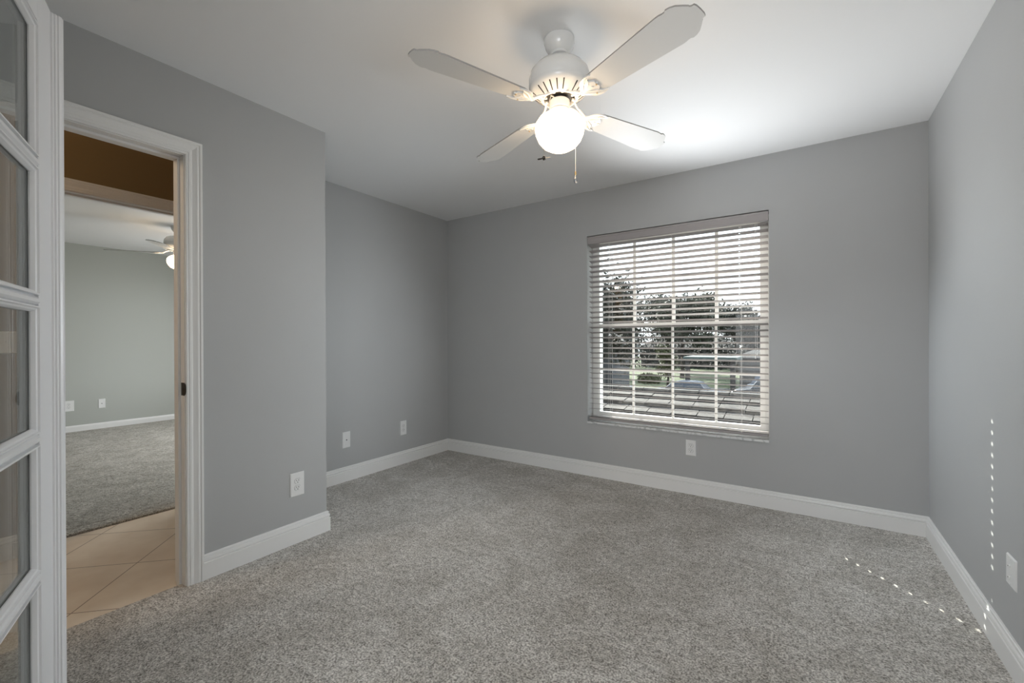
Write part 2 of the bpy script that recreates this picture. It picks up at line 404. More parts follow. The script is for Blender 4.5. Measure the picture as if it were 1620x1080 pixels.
# ------------------------------------------------------------------ baseboards
BB = 0.124
bprof = [(0, 0), (0.016, 0), (0.016, 0.085), (0.0110, 0.0875), (0.0095, 0.089), (0.0125, 0.0915), (0.0150, 0.094), (0.0148, 0.100), (0.0130, 0.1065), (0.0080, 0.109), (0.0070, 0.1105), (0.0098, 0.1125), (0.009, 0.120), (0.006, 0.1235), (0, 0.124)]
def base(name, p0, p1, out, m0, m1, label, m=M_trim, prof=bprof):
    return struct(name, MB().sweep(prof, p0, p1, out, (0, 0, 1), m0, m1), m, label, 'baseboard')
z0 = -0.004
base('baseboard_back', (XL, D, z0), (XR, D, z0), (0, -1, 0), 1, -1, 'white baseboard under the window wall')
base('baseboard_right', (XR, D, z0), (XR, -0.05, z0), (-1, 0, 0), 1, -1, 'white baseboard along the right wall')
base('baseboard_left_alcove', (XL, YE, z0), (XL, D, z0), (1, 0, 0), 1, -1, 'white baseboard of the set-back left wall')
base('baseboard_left_return', (XN, YE, z0), (XL, YE, z0), (0, 1, 0), -1, -1, 'white baseboard on the short return wall')
base('baseboard_left', (XN, 0.922, z0), (XN, YE, z0), (1, 0, 0), 0, 1, 'white baseboard between doorway and wall step')
base('baseboard_front', (-0.97, -0.05, z0), (XN, -0.05, z0), (0, 1, 0), 0, -1, 'white baseboard on the wall behind the french door')
sprof = [(0, 0), (0.012, 0), (0.012, 0.062), (0.009, 0.074), (0.004, 0.082), (0, 0.083)]
base('baseboard_bedroom', (XZ, D, 0.0), (XZ, -1.6, 0.0), (1, 0, 0), 0, 0, 'narrow white baseboard of the bedroom across the hall', prof=sprof)
base('baseboard_hall', (XF, HY0, TILE_Z), (XF, 0.505, TILE_Z), (1, 0, 0), 0, 0, 'white baseboard on the brown hall wall')

# ------------------------------------------------------------------ doorways: jamb, stop, casing
# casing profile: (o = thickness outward from the wall, h = distance from the opening edge)
cprof = [(0, 0.004), (0.010, 0.004), (0.0115, 0.010), (0.0105, 0.014), (0.0125, 0.017), (0.0125, 0.026), (0.010, 0.029), (0.0105, 0.033), (0.0135, 0.042), (0.0165, 0.050), (0.0165, 0.055), (0.0145, 0.058), (0.018, 0.063), (0.018, 0.072), (0, 0.072)]
def casing(mb, x, outx, y0, y1, zt, zb):
    o = (outx, 0, 0)
    mb.sweep(cprof, (x, y1, zb), (x, y1, zt), o, (0, 1, 0), 0, (0, 1))
    mb.sweep(cprof, (x, y0, zb), (x, y0, zt), o, (0, -1, 0), 0, (0, 1))
    mb.sweep(cprof, (x, y0, zt), (x, y1, zt), o, (0, 0, 1), (0, -1), (0, 1))
def doorway(name, xa, xb, y0, y1, zt, zb, label, stop_x):
    # xa < xb: the two wall faces
    e = empty(name, ((xa+xb)/2, (y0+y1)/2, 0)); tag(e, label, 'doorway', kind='structure')
    inv = (-(xa+xb)/2, -(y0+y1)/2)
    def B(mb, nm, m, bv=None):
        mb.v = [(v[0]+inv[0], v[1]+inv[1], v[2]) for v in mb.v]
        return mb.build(nm, m, e, bv)
    j = MB(); j.box(xa, xb, y0-0.02, y0, zb, zt+0.02); j.box(xa, xb, y1, y1+0.02, zb, zt+0.02); j.box(xa, xb, y0, y1, zt, zt+0.02)
    B(j, 'jamb', M_trim)
    s = MB(); s.box(stop_x, stop_x+0.035, y0, y0+0.011, zb, zt-0.011); s.box(stop_x, stop_x+0.035, y1-0.011, y1, zb, zt-0.011); s.box(stop_x, stop_x+0.035, y0, y1, zt-0.011, zt)
    B(s, 'door_stop', M_trim, 0.0015)
    c = MB(); casing(c, xb, 1, y0, y1, zt, zb); B(c, 'casing', M_trim)
    c = MB(); casing(c, xa, -1, y0, y1, zt, zb); B(c, 'casing', M_trim)
    return e, B
d2, B2 = doorway('door_2', XH-0.004, XN, DY0, DY1, DZ, TILE_Z, 'white cased doorway opening from the room to the hall', XN-0.078)
s = MB()
s.box(XN-0.034, XN+0.001, DY1-0.0015, DY1+0.0005, 0.905, 0.966)
pts = [(XN-0.002, DY1-0.0012), (XN+0.006, DY1-0.0010), (XN+0.0125, DY1+0.004)]
N = 10
for i in range(N):     # curved lip of the strike plate, rounded top and bottom
    za = 0.9095+0.052*i/N; zb_ = 0.9095+0.052*(i+1)/N
    t = ((i+0.5)/N-0.5)*2; L_ = 0.0135*math.sqrt(max(0, 1-t*t))+0.003
    s.box(XN-0.002, XN+L_, DY1-0.003, DY1+0.0008, za, zb_)
B2(s, 'strike_plate', M_bronze)['label'] = 'dark bronze strike plate'
d3, B3 = doorway('door_3', XG, XF, D3Y0, D3Y1, DZ, TILE_Z, 'white cased doorway across the hall to the lit bedroom', XF-0.08)

# ------------------------------------------------------------------ french door (open leaf, glazed, two columns of lites by five rows)
FE = Vector((-1.663, 0.281, 0)); fd = Vector((0.934, -0.358, 0)).normalized(); fn = Vector((0.358, 0.934, 0)).normalized()
fdoor = empty('door_1', (FE.x, FE.y, 0.0)); tag(fdoor, 'white glazed french door standing open at the near left', 'door', kind='structure')
MD = Matrix((( fd.x, fn.x, 0, 0), (fd.y, fn.y, 0, 0), (0, 0, 1, 0), (0, 0, 0, 1)))
# local: x along the leaf from the free edge to the hinge, y out of the visible face, z up (face at y = 0)
LW, LT, ZB, ZT = 0.86, 0.035, 0.012, 2.040
fdoor.matrix_world = Matrix.Translation(FE) @ MD
lz = [0.245, 0.586, 0.924, 1.262, 1.600, 1.938]
gx0, gx1 = 0.112, LW-0.112; gm = (gx0+gx1)/2
b = MB(); b.box(0, gx0, -LT, 0, ZB, ZT); b.box(gx1, LW, -LT, 0, ZB, ZT); b.box(gx0, gx1, -LT, 0, ZB, lz[0]-0.01); b.box(gx0, gx1, -LT, 0, lz[5]+0.01, ZT)
b.build('door_frame', M_door, fdoor, 0.002)
# muntins: raised ogee bars on both faces; profile across the bar
mp = [(-0.016, 0.0), (-0.016, 0.004), (-0.011, 0.006), (-0.0095, 0.009), (-0.004, 0.0135), (0.004, 0.0135), (0.0095, 0.009), (0.011, 0.006), (0.016, 0.004), (0.016, 0.0)]
GLY = -LT/2
for k in range(1, 5):
    m_ = MB(); z = lz[k]
    for sgn in (1, -1):
        m_.prism([(u, v) for u, v in mp], lambda a, c_, d, sgn=sgn, z=z: Vector((d, GLY+sgn*(0.003+c_*1.25), z+a)), gx0, gx1)
    m_.build('muntin', M_door, fdoor)
m_ = MB()
for sgn in (1, -1):
    m_.prism([(u, v) for u, v in mp], lambda a, c_, d, sgn=sgn: Vector((gm+a, GLY+sgn*(0.003+c_*1.25), d)), lz[0], lz[5])
m_.build('muntin', M_door, fdoor)
# stepped bead round every lite
cells = []
for r_ in range(5):
    for c_ in range(2):
        x0 = gx0 if c_ == 0 else gm+0.014; x1 = gm-0.014 if c_ == 0 else gx1
        za = lz[r_]+(0.0 if r_ == 0 else 0.014); zb_ = lz[r_+1]-(0.0 if r_ == 4 else 0.014)
        cells.append((x0, x1, za, zb_))
bd = MB()
bead = [(0.0, 0.0), (0.0, 0.0165), (0.0035, 0.0165), (0.005, 0.0125), (0.009, 0.0105), (0.0115, 0.006), (0.013, 0.003), (0.013, 0.0)]
for x0, x1, za, zb_ in cells:
    for sgn in (1, -1):
        def P(x, z, o): return Vector((x, GLY+sgn*(0.003+o), z))
        for (ax, az, bx, bz, ux, uz) in ((x0, za, x0, zb_, 1, 0), (x1, za, x1, zb_, -1, 0), (x0, za, x1, za, 0, 1), (x0, zb_, x1, zb_, 0, -1)):
            bd.prism(bead, lambda a, c2, d, ax=ax, az=az, bx=bx, bz=bz, ux=ux, uz=uz:
                     P(ax+(bx-ax)*d+ux*a+((bx-ax) and (a if d == 0 else -a)), az+(bz-az)*d+uz*a+((bz-az) and (a if d == 0 else -a)), c2), 0, 1)
bd.build('glazing_bead', M_door, fdoor)
for x0, x1, za, zb_ in cells:
    MB().box(x0-0.004, x1+0.004, GLY-0.002, GLY+0.002, za-0.004, zb_+0.004).build('pane', M_dglass, fdoor)
# astragal: moulded strip standing proud of the free edge
ap = [(0.004, -LT-0.002), (0.004, 0.0), (0.0035, 0.003), (-0.001, 0.005), (-0.001, 0.0085), (-0.005, 0.0105), (-0.005, 0.014), (-0.010, 0.018), (-0.022, 0.0195), (-0.030, 0.016), (-0.033, 0.010), (-0.033, 0.0), (-0.001, -0.001), (-0.001, -LT-0.002)]
ap = [(0.004, 0.0), (0.0035, 0.004), (0.0, 0.0055), (0.0, 0.0095), (-0.004, 0.0115), (-0.004, 0.015), (-0.009, 0.019), (-0.020, 0.0205), (-0.030, 0.017), (-0.034, 0.010), (-0.034, -0.010), (0.0, -0.010), (0.0, 0.0)]
a_ = MB().prism(ap, lambda a, c_, d: Vector((a, c_, d)), ZB, ZT-0.004)
a_.build('astragal', M_door, fdoor)['label'] = 'moulded strip along the free edge'
for z in (0.25, 1.02, 1.80):
    MB().lathe([(0.0065, -0.045), (0.0065, 0.045)], 12, (LW+0.004, -LT-0.004, z)).build('hinge', M_screw, fdoor)

# ------------------------------------------------------------------ window_1
win = empty('window_1', ((WX0+WX1)/2, D+0.13, WZ0)); tag(win, 'white single-hung window with grids behind the blind', 'window', kind='structure')
wo_ = Vector(win.location)
def WB(mb, nm, m, bv=None, lab=None):
    mb.v = [(v[0]-wo_.x, v[1]-wo_.y, v[2]-wo_.z) for v in mb.v]
    return mb.build(nm, m, win, bv, lab)
FX0, FX1 = WX0+0.002, WX1-0.002; GX0, GX1 = -1.502, -0.262
yF = D+0.115
b = MB(); b.box(FX0, GX0+0.008, yF, yF+0.07, WZ0+0.03, WZ1-0.035); b.box(GX1-0.008, FX1, yF, yF+0.07, WZ0+0.03, WZ1-0.035)
b.box(FX0, FX1, yF, yF+0.07, WZ1-0.035, WZ1-0.001); b.box(FX0, FX1, yF-0.004, yF+0.07, WZ0+0.005, WZ0+0.03)
WB(b, 'window_frame', M_vinyl)
MR = 1.283
b = MB()   # upper sash, outer track
yU = yF+0.036
b.box(GX0, GX0+0.004, yU, yU+0.03, MR, WZ1-0.035); b.box(GX1-0.004, GX1, yU, yU+0.03, MR, WZ1-0.035)
b.box(GX0, GX1, yU, yU+0.03, WZ1-0.062, WZ1-0.035); b.box(GX0, GX1, yU, yU+0.03, MR-0.012, MR+0.018)
WB(b, 'upper_sash', M_vinyl)
b = MB()   # lower sash, inner track
yL = yF-0.002
lx0, lx1 = GX0-0.028, GX1+0.024
b.box(lx0, lx0+0.026, yL-0.004, yL+0.032, WZ0+0.078, MR-0.018); b.box(lx1-0.026, lx1, yL-0.004, yL+0.032, WZ0+0.078, MR-0.018)
b.box(lx0, lx1, yL-0.006, yL+0.032, MR-0.018, MR+0.020); b.box(lx0, lx1, yL-0.004, yL+0.032, WZ0+0.031, WZ0+0.078)
WB(b, 'lower_sash', M_vinyl)
mx_ = [-1.199, -0.881, -0.563]
for x in mx_:
    b = MB(); b.box(x-0.0125, x+0.0125, yU+0.010, yU+0.022, MR+0.018, WZ1-0.062); WB(b, 'muntin', M_vinyl, 0.002)
    b = MB(); b.box(x-0.009, x+0.009, yL+0.010, yL+0.022, WZ0+0.078, MR-0.018); WB(b, 'muntin', M_vinyl, 0.002)
b = MB(); b.box(GX0+.004, GX1-.004, yU+0.011, yU+0.021, 1.665, 1.689); WB(b, 'muntin', M_vinyl, 0.002)
b = MB(); b.box(lx0+.026, lx1-.026, yL+0.011, yL+0.021, 0.898, 0.916); WB(b, 'muntin', M_vinyl, 0.002)
WB(MB().box(GX0, GX1, yU+0.014, yU+0.018, MR, WZ1-0.05), 'pane', M_glass)
WB(MB().box(lx0+.02, lx1-.02, yL+0.014, yL+0.018, WZ0+0.06, MR), 'pane', M_glass)
WB(MB().box(WX0, WX1, D-0.010, D+WT, WZ0-0.012, WZ0+0.004), 'window_sill', M_marble, 0.002, 'veined pale marble sill')

# ------------------------------------------------------------------ blind
bl = empty('window_blind', ((WX0+WX1)/2, D+0.035, WZ1)); tag(bl, 'white two-inch slatted blind hanging in front of the window', 'blind')
bo = Vector(bl.location)
def BBd(mb, nm, m, bv=None, lab=None):
    mb.v = [(v[0]-bo.x, v[1]-bo.y, v[2]-bo.z) for v in mb.v]
    return mb.build(nm, m, bl, bv, lab)
SX0, SX1 = WX0+0.012, WX1-0.006
CORDS = [-1.372, -0.872, -0.393]
# valance with a small moulded profile
vp = [(0, 0), (0.010, 0), (0.013, 0.004), (0.013, 0.010), (0.010, 0.014), (0.010, 0.050), (0.014, 0.056), (0.014, 0.063), (0.011, 0.066), (0, 0.066)]
b = MB(); b.sweep(vp, (SX0-0.006, D+0.006, 1.982), (SX1+0.003, D+0.006, 1.982), (0, -1, 0), (0, 0, 1))
BBd(b, 'valance', M_slat, lab='moulded valance')
BBd(MB().box(SX0+0.01, SX1-0.01, D+0.010, D+0.062, 2.008, 2.050), 'headrail', M_slat, 0.002)
SP = 0.0436; TILT = math.radians(12); SY = D+0.037
slat_z = []
z = 1.968
while z > 0.535: slat_z.append(z); z -= SP
hw = 0.025; th = 0.0014
xs = [SX0]
for i, c in enumerate(CORDS):
    hh = (0.0022, 0.0, 0.0045)[i]
    if hh: xs += [c-hh, c+hh]
xs.append(SX1); ys = [-hw, -0.0095, 0.0095, hw]
sm = MB()
# cross-section slightly crowned
def crown(y): return 0.0016*(1-(y/hw)**2)
P_ = {}
for i, x in enumerate(xs):
    for j, y in enumerate(ys):
        for s_ in (1, -1):
            P_[i, j, s_] = len(sm.v); sm.v.append((x-bo.x, y, crown(y)+s_*th))
hole = {1, 3}
def face(q): sm.f.append(q); sm.mi.append(0); sm.sm.append(False)
def solid(i, j): return 0 <= i < len(xs)-1 and 0 <= j < 3 and not (i in hole and j == 1)
for i in range(len(xs)-1):
    for j in range(3):
        if not solid(i, j): continue
        for s_ in (1, -1): face((P_[i, j, s_], P_[i+1, j, s_], P_[i+1, j+1, s_], P_[i, j+1, s_]))
        for (di, dj, a, c) in ((-1, 0, (i, j), (i, j+1)), (1, 0, (i+1, j), (i+1, j+1)), (0, -1, (i, j), (i+1, j)), (0, 1, (i, j+1), (i+1, j+1))):
            if not solid(i+di, j+dj): face((P_[a[0], a[1], 1], P_[c[0], c[1], 1], P_[c[0], c[1], -1], P_[a[0], a[1], -1]))
first = None
for z in slat_z:
    if first is None:
        first = sm.build('slat', M_slat, bl); o = first
    else:
        o = first.copy(); COL.objects.link(o); o.parent = bl
    o.location = (0, SY-bo.y, z-bo.z); o.rotation_euler = (-TILT, 0, 0)
# stacked last slats and the bottom rail resting just above the sill
BBd(MB().box(SX0, SX1, SY-0.026, SY+0.026, 0.485, 0.503), 'bottom_rail', M_slat, 0.003, 'thick bottom rail')
zl = slat_z[-1]
for zz in (0.516,):
    o = first.copy(); COL.objects.link(o); o.parent = bl; o.location = (0, SY-bo.y, zz-bo.z); o.rotation_euler = (-TILT*0.6, 0, 0)
for c in CORDS:
    b = MB()
    b.tube([(c+0.012, SY-0.0265, 0.495), (c+0.012, SY-0.0265, 2.01)], 0.0008, 5)
    b.tube([(c+0.012, SY+0.0265, 0.495), (c+0.012, SY+0.0265, 2.01)], 0.0008, 5)
    for zz in slat_z: b.tube([(c+0.012, SY-0.0265, zz+0.003), (c+0.012, SY+0.0265, zz-0.006)], 0.0005, 4)
    BBd(b, 'ladder_cord', M_cord)
for dx in (0, 0.011):
    b = MB(); b.tube([(-0.278-dx, D-0.004, 1.065-dx*2), (-0.279-dx, D-0.002, 1.5), (-0.28-dx, D+0.008, 2.0)], 0.0009, 5)
    po = BBd(b, 'lift_cord', M_cord)
    b = MB().lathe([(0.0015, 0.014), (0.003, 0.010), (0.004, 0.0), (0.0035, -0.004)], 10, (-0.278-dx-bo.x, D-0.004-bo.y, 1.055-dx*2-bo.z))
    b.build('tassel', M_cord, po)
b = MB(); b.tube([(-1.372, D-0.002, 0.62), (-1.368, D, 1.2), (-1.368, D+0.004, 1.99)], 0.0007, 5)
BBd(b, 'tilt_cord', M_cord)

# ------------------------------------------------------------------ outlets, plates and switches
def plate_base(name, loc, rz, wd=0.075, ht=0.120):
    e = empty(name, loc, rz)
    b = MB()
    # local: x across, y outward, z up
    b.add([(-wd/2, 0, -ht/2), (wd/2, 0, -ht/2), (wd/2, 0, ht/2), (-wd/2, 0, ht/2),
           (-wd/2+.004, .0055, -ht/2+.004), (wd/2-.004, .0055, -ht/2+.004), (wd/2-.004, .0055, ht/2-.004), (-wd/2+.004, .0055, ht/2-.004)],
          [(0, 1, 2, 3), (4, 5, 6, 7), (0, 1, 5, 4), (1, 2, 6, 5), (2, 3, 7, 6), (3, 0, 4, 7)])
    b.build('wall_plate', M_plate, e, 0.001)
    return e
def screw(e, z):
    MB().lathe([(0.0033, 0.0), (0.0033, 0.0012)], 12, (0, 0, 0), M=Matrix.Translation((0, 0.0053, z)) @ Matrix.Rotation(-math.pi/2, 4, 'X')).build('screw', M_plate, e)
def outlet(loc, rz, label, group, wd=0.075, ht=0.120):
    e = plate_base('wall_outlet', loc, rz, wd, ht)
    for zc in (0.0195, -0.0195):
        poly = []
        for k in range(28):
            a = 2*math.pi*k/28; x = 0.0172*math.cos(a); z = 0.0172*math.sin(a); poly.append((x, max(-0.0138, min(0.0138, z))))
        r = MB().prism(poly, lambda a, c, d, zc=zc: Vector((a, d, zc+c)), 0.004, 0.0075).build('receptacle', M_plate, e)
        s = MB(); s.box(-0.0075, -0.0050, 0.0070, 0.0078, zc-0.0005, zc+0.0085); s.box(0.0050, 0.0075, 0.0070, 0.0078, zc+0.0005, zc+0.0080)
        s.lathe([(0.0027, 0), (0.0027, 0.0008)], 12, M=Matrix.Translation((0, 0.0070, zc-0.0070)) @ Matrix.Rotation(-math.pi/2, 4, 'X'))
        s.build('slots', M_slot, r)
        g = MB(); pts = [(p[0]*1.03, 0.0057, zc+p[1]*1.04) for p in poly]; g.tube(pts+[pts[0]], 0.0004, 4); g.build('receptacle_seam', M_slot, r)
    screw(e, 0.0)
    return tag(e, label, 'outlet', group)
def jack(loc, rz, label, wd=0.075, ht=0.120, kind='coax', name='cable_jack_plate'):
    e = plate_base(name, loc, rz, wd, ht)
    screw(e, 0.042); screw(e, -0.042)
    R = Matrix.Rotation(-math.pi/2, 4, 'X')
    if kind == 'coax':
        MB().box(-0.0085, 0.0085, 0.005, 0.0062, -0.008, 0.008).box(-0.005, 0.005, 0.006, 0.0072, -0.004, 0.004, 1).build('jack_insert', [M_plate, M_slot], e)
    elif kind == 'two':
        for z in (0.020, -0.020):
            MB().lathe([(0.0045, 0), (0.0045, 0.006)], 14, M=Matrix.Translation((0, 0.005, z)) @ R).lathe([(0.0022, 0), (0.0022, 0.0065)], 10, M=Matrix.Translation((0, 0.005, z)) @ R, mi=1).build('jack_insert', [M_plate, M_slot], e)
    elif kind == 'switch':
        MB().box(-0.005, 0.005, 0.0045, 0.0065, -0.012, 0.012).box(-0.0035, 0.0035, 0.006, 0.016, 0.0005, 0.008).build('toggle', M_plate, e)
    return tag(e, label, {'switch': 'light switch'}.get(kind, 'wall plate'))
RX = -math.pi/2      # face +x
outlet((XN, 1.399, 0.335), RX, 'white duplex outlet nearest the doorway on the near left wall', 'white duplex outlets', 0.086, 0.137)
jack((XL, 2.240, 0.341), RX, 'white jack plate with one dark centre hole on the set-back wall', 0.077, 0.134)
outlet((XL, 2.861, 0.337), RX, 'white duplex outlet near the far left corner of the room', 'white duplex outlets', 0.077, 0.134)
outlet((-0.719, D, 0.346), math.pi, 'white duplex outlet on the wall right below the window', 'white duplex outlets', 0.075, 0.119)
jack((XR, 2.241, 0.345), math.pi/2, 'white plate with two small jacks on the right wall', 0.086, 0.108, 'two', 'jack_plate')
outlet((XZ, 1.470, 0.340), RX, 'white outlet on the far bedroom wall seen through both doorways', 'white duplex outlets', 0.100, 0.137)
jack((XZ, 1.788, 0.338), RX, 'small white jack plate with a dark hole on the far bedroom wall', 0.072, 0.124)
jack((XF, 0.432, 1.160), RX, 'white light switch on the brown hall wall seen through the french door glass', 0.082, 0.120, 'switch', 'light_switch')

# ------------------------------------------------------------------ ceiling fan
def fan(loc, label, ang0, group):
    root = empty('ceiling_fan', loc); tag(root, label, 'ceiling fan', group)
    # local z = 0 at the ceiling
    MB().lathe([(0.060, 0.0), (0.064, -0.004), (0.0645, -0.018), (0.063, -0.022), (0.060, -0.034), (0.050, -0.052), (0.040, -0.060), (0.037, -0.062), (0.035, -0.070), (0.024, -0.072)], 40).build('canopy', M_fan, root)
    MB().lathe([(0.022, -0.058), (0.023, -0.068), (0.018, -0.080), (0.010, -0.084), (0.010, -0.112)], 24).build('downrod', M_fan, root)
    mh = MB().lathe([(0.018, -0.106), (0.045, -0.108), (0.080, -0.113), (0.105, -0.126), (0.1225, -0.147), (0.1295, -0.172), (0.1300, -0.200), (0.1270, -0.204),
                     (0.1270, -0.208), (0.1235, -0.219), (0.116, -0.228), (0.097, -0.243), (0.078, -0.257), (0.070, -0.262), (0.067, -0.261), (0.066, -0.256), (0.066, -0.236)], 56).build('motor_housing', M_fan, root)
    for k in range(24):
        if k % 6 == 5: continue
        vs = MB()
        a = ang0+2*math.pi*(k+0.5)/24 - 0.13
        c, s_ = math.cos(a), math.sin(a)
        Mx = Matrix(((c, -s_, 0, 0), (s_, c, 0, 0), (0, 0, 1, 0), (0, 0, 0, 1)))
        hwid = 0.0022
        vs.add([Mx @ Vector(p) for p in ((0.080, -hwid, -0.2550), (0.080, hwid, -0.2550), (0.1130, hwid*1.1, -0.2300), (0.1130, -hwid*1.1, -0.2300),
                                        (0.080, -hwid, -0.2568), (0.080, hwid, -0.2568), (0.1130, hwid*1.1, -0.2318), (0.1130, -hwid*1.1, -0.2318))],
               [(0, 1, 2, 3), (4, 5, 6, 7), (0, 1, 5, 4), (1, 2, 6, 5), (2, 3, 7, 6), (3, 0, 4, 7)])
        vs.build('vent_slot', M_black, mh)
    MB().lathe([(0.0655, -0.238), (0.0655, -0.244), (0.058, -0.246), (0.056, -0.250), (0.034, -0.252), (0.033, -0.264)], 40).build('flywheel', M_black, root)
    MB().lathe([(0.034, -0.263), (0.0410, -0.2635), (0.0430, -0.266), (0.0430, -0.298), (0.040, -0.301), (0.042, -0.304), (0.047, -0.308), (0.048, -0.318), (0.044, -0.320)], 36).build('switch_housing', M_fan, root)
    gl = MB().lathe([(0.036, -0.306), (0.037, -0.314), (0.046, -0.320), (0.068, -0.328), (0.088, -0.342), (0.101, -0.362), (0.1045, -0.382), (0.101, -0.404), (0.090, -0.430), (0.072, -0.452), (0.048, -0.466), (0.022, -0.473), (0.002, -0.475)], 48)
    gl.build('globe', M_globe, root)['label'] = 'glowing white glass globe'
    # blades
    zb = -0.292
    for k in range(4):
        a = ang0+k*math.pi/2
        Rz = Matrix.Rotation(a, 4, 'Z')
        pitch = Matrix.Rotation(BP, 4, 'X')
        T = Rz @ Matrix.Translation((0, 0, zb)) @ pitch
        # outline: x along radius, y across
        r0, r1 = 0.185, 0.660
        half = [(r0, 0.030), (r0+0.010, 0.043), (r0+0.03, 0.0515), (r1-0.110, 0.0720), (r1-0.098, 0.0715), (r1-0.088, 0.0690), (r1-0.079, 0.0690), (r1-0.073, 0.0735), (r1-0.060, 0.0715), (r1-0.044, 0.0640), (r1-0.028, 0.0480), (r1-0.018, 0.0370), (r1-0.016, 0.0320), (r1-0.010, 0.0290), (r1-0.004, 0.0290), (r1-0.001, 0.020)]
        outl = half+[(r1, 0.0)]+[(x, -y) for x, y in reversed(half)]
        bl_ = MB(); bl_.prism(outl, lambda p, q, d, T=T: T @ Vector((p, q, d)), -0.003, 0.003)
        bl_.mi = [0, 0]+[1]*(len(bl_.f)-2)
        bo_ = bl_.build('blade', [M_blade, M_bladeedge], root)
        # ornate bracket: wing plate under the blade root and a curved arm to the flywheel
        wing = [(0.135, 0.010), (0.150, 0.016), (0.160, 0.030), (0.172, 0.044), (0.190, 0.053), (0.212, 0.056), (0.232, 0.0535), (0.236, 0.048), (0.226, 0.045), (0.214, 0.041), (0.208, 0.033), (0.210, 0.026), (0.222, 0.019), (0.226, 0.012), (0.222, 0.006), (0.232, 0.0)]
        outw = wing+[(x, -y) for x, y in reversed(wing[:-1])]
        br = MB(); br.prism(outw, lambda p, q, d, T=T: T @ Vector((p, q, d)), -0.009, -0.003)
        # raised scrolls
        for sg in (1, -1):
            br.tube([T @ Vector((x, sg*y, -0.0095)) for x, y in ((0.150, 0.004), (0.165, 0.014), (0.180, 0.030), (0.198, 0.042), (0.220, 0.049))], [0.002, 0.003, 0.0032, 0.003, 0.0015], 8)
            br.tube([T @ Vector((x, sg*y, -0.0095)) for x, y in ((0.160, 0.003), (0.180, 0.010), (0.198, 0.020), (0.206, 0.028))], [0.002, 0.003, 0.003, 0.0015], 8)
        br.lathe([(0.0045, -0.012), (0.0045, -0.009)], 12, M=T @ Matrix.Translation((0.200, 0, 0)))
        T0 = Rz
        for sg in (1, -1):   # two curved legs ending in screw pads
            pts = [(0.150, sg*0.006, zb-0.006), (0.132, sg*0.007, zb+0.002), (0.112, sg*0.008, zb+0.014), (0.092, sg*0.010, zb+0.022), (0.076, sg*0.016, zb+0.028), (0.064, sg*0.025, zb+0.033), (0.052, sg*0.027, zb+0.037)]
            br.tube([T0 @ Vector(p) for p in pts], [0.0055, 0.0055, 0.005, 0.0045, 0.004, 0.004, 0.004], 10)
            br.lathe([(0.0065, -0.003), (0.0065, 0.003)], 14, M=T0 @ Matrix.Translation((0.052, sg*0.027, zb+0.038)))
        bko = br.build('blade_bracket', M_fan, root)
        for sx, sy in ((0.190, 0.036), (0.190, -0.036), (0.222, 0.0)):
            MB().lathe([(0.0032, -0.0125), (0.0032, -0.0085)], 10, M=T @ Matrix.Translation((sx, sy, 0))).build('screw', M_brass, bko)
    return root
BP = math.radians(-10)
FANX, FANY = -0.865, 1.655
F1 = fan((FANX, FANY, H), 'white four-blade ceiling fan with lit globe in this room', math.radians(67.2), 'white ceiling fans')
rr = Vector((cr.x, cr.y, 0)).normalized(); ff = Vector((cf.x, cf.y, 0)).normalized()
# pull chain with miniature fan charm (front left) and one with a clear teardrop (behind right)
A = rr*(-0.028)-ff*0.034; Bq = rr*(-0.073)-ff*0.083
c1 = MB()
c1.tube([A+Vector((0, 0, -0.262)), rr*(-0.040)-ff*0.050+Vector((0, 0, -0.268))], 0.0035, 8)
c1.tube([rr*(-0.040)-ff*0.050+Vector((0, 0, -0.268)), rr*(-0.055)-ff*0.066+Vector((0, 0, -0.318)), Bq+Vector((0, 0, -0.36)), Bq+Vector((0, 0, -0.530))], 0.0010, 6)
ch1 = c1.build('pull_chain', M_chain, F1)
m1 = MB()
Tm = Matrix.Translation(Bq+Vector((0, 0, -0.540)))
m1.lathe([(0.002, 0.010), (0.005, 0.008), (0.006, 0.0), (0.005, -0.006), (0.002, -0.008)], 12, M=Tm)
for k in range(4):
    Rk = Tm @ Matrix.Rotation(math.radians(12), 4, 'X') @ Matrix.Rotation(math.radians(20+90*k), 4, 'Z') @ Matrix.Rotation(math.radians(16), 4, 'X')
    m1.prism([(0.004, -0.0022), (0.010, -0.0045), (0.023, -0.0055), (0.0265, -0.0028), (0.0265, 0.0028), (0.023, 0.0055), (0.010, 0.0045), (0.004, 0.0022)], lambda p, q, d, Rk=Rk: Rk @ Vector((p, q, d)), -0.0006, 0.0006)
m1.build('fan_charm', M_bronze, ch1)['label'] = 'tiny dark metal fan charm'
Cq = rr*0.079+ff*0.078
c2 = MB(); c2.tube([rr*0.030+ff*0.030+Vector((0, 0, -0.262)), rr*0.055+ff*0.055+Vector((0, 0, -0.30)), Cq+Vector((0, 0, -0.35)), Cq+Vector((0, 0, -0.535))], 0.0011, 6)
ch2 = c2.build('pull_chain', M_cord, F1)
MB().lathe([(0.002, 0.014), (0.0042, 0.012), (0.0042, -0.002), (0.0035, -0.004)], 12, (Cq.x, Cq.y, -0.545)).build('chain_connector', M_brass, ch2)
MB().lathe([(0.002, 0.012), (0.0035, 0.009), (0.0045, 0.004), (0.0085, -0.004), (0.0098, -0.012), (0.0085, -0.019), (0.005, -0.0235), (0.001, -0.025)], 18, (Cq.x, Cq.y, -0.5585)).build('clear_pendant', M_pend, ch2)

F2 = fan((-5.80, 1.965, H), 'white ceiling fan half hidden in the bedroom across the hall', math.radians(53), 'white ceiling fans')

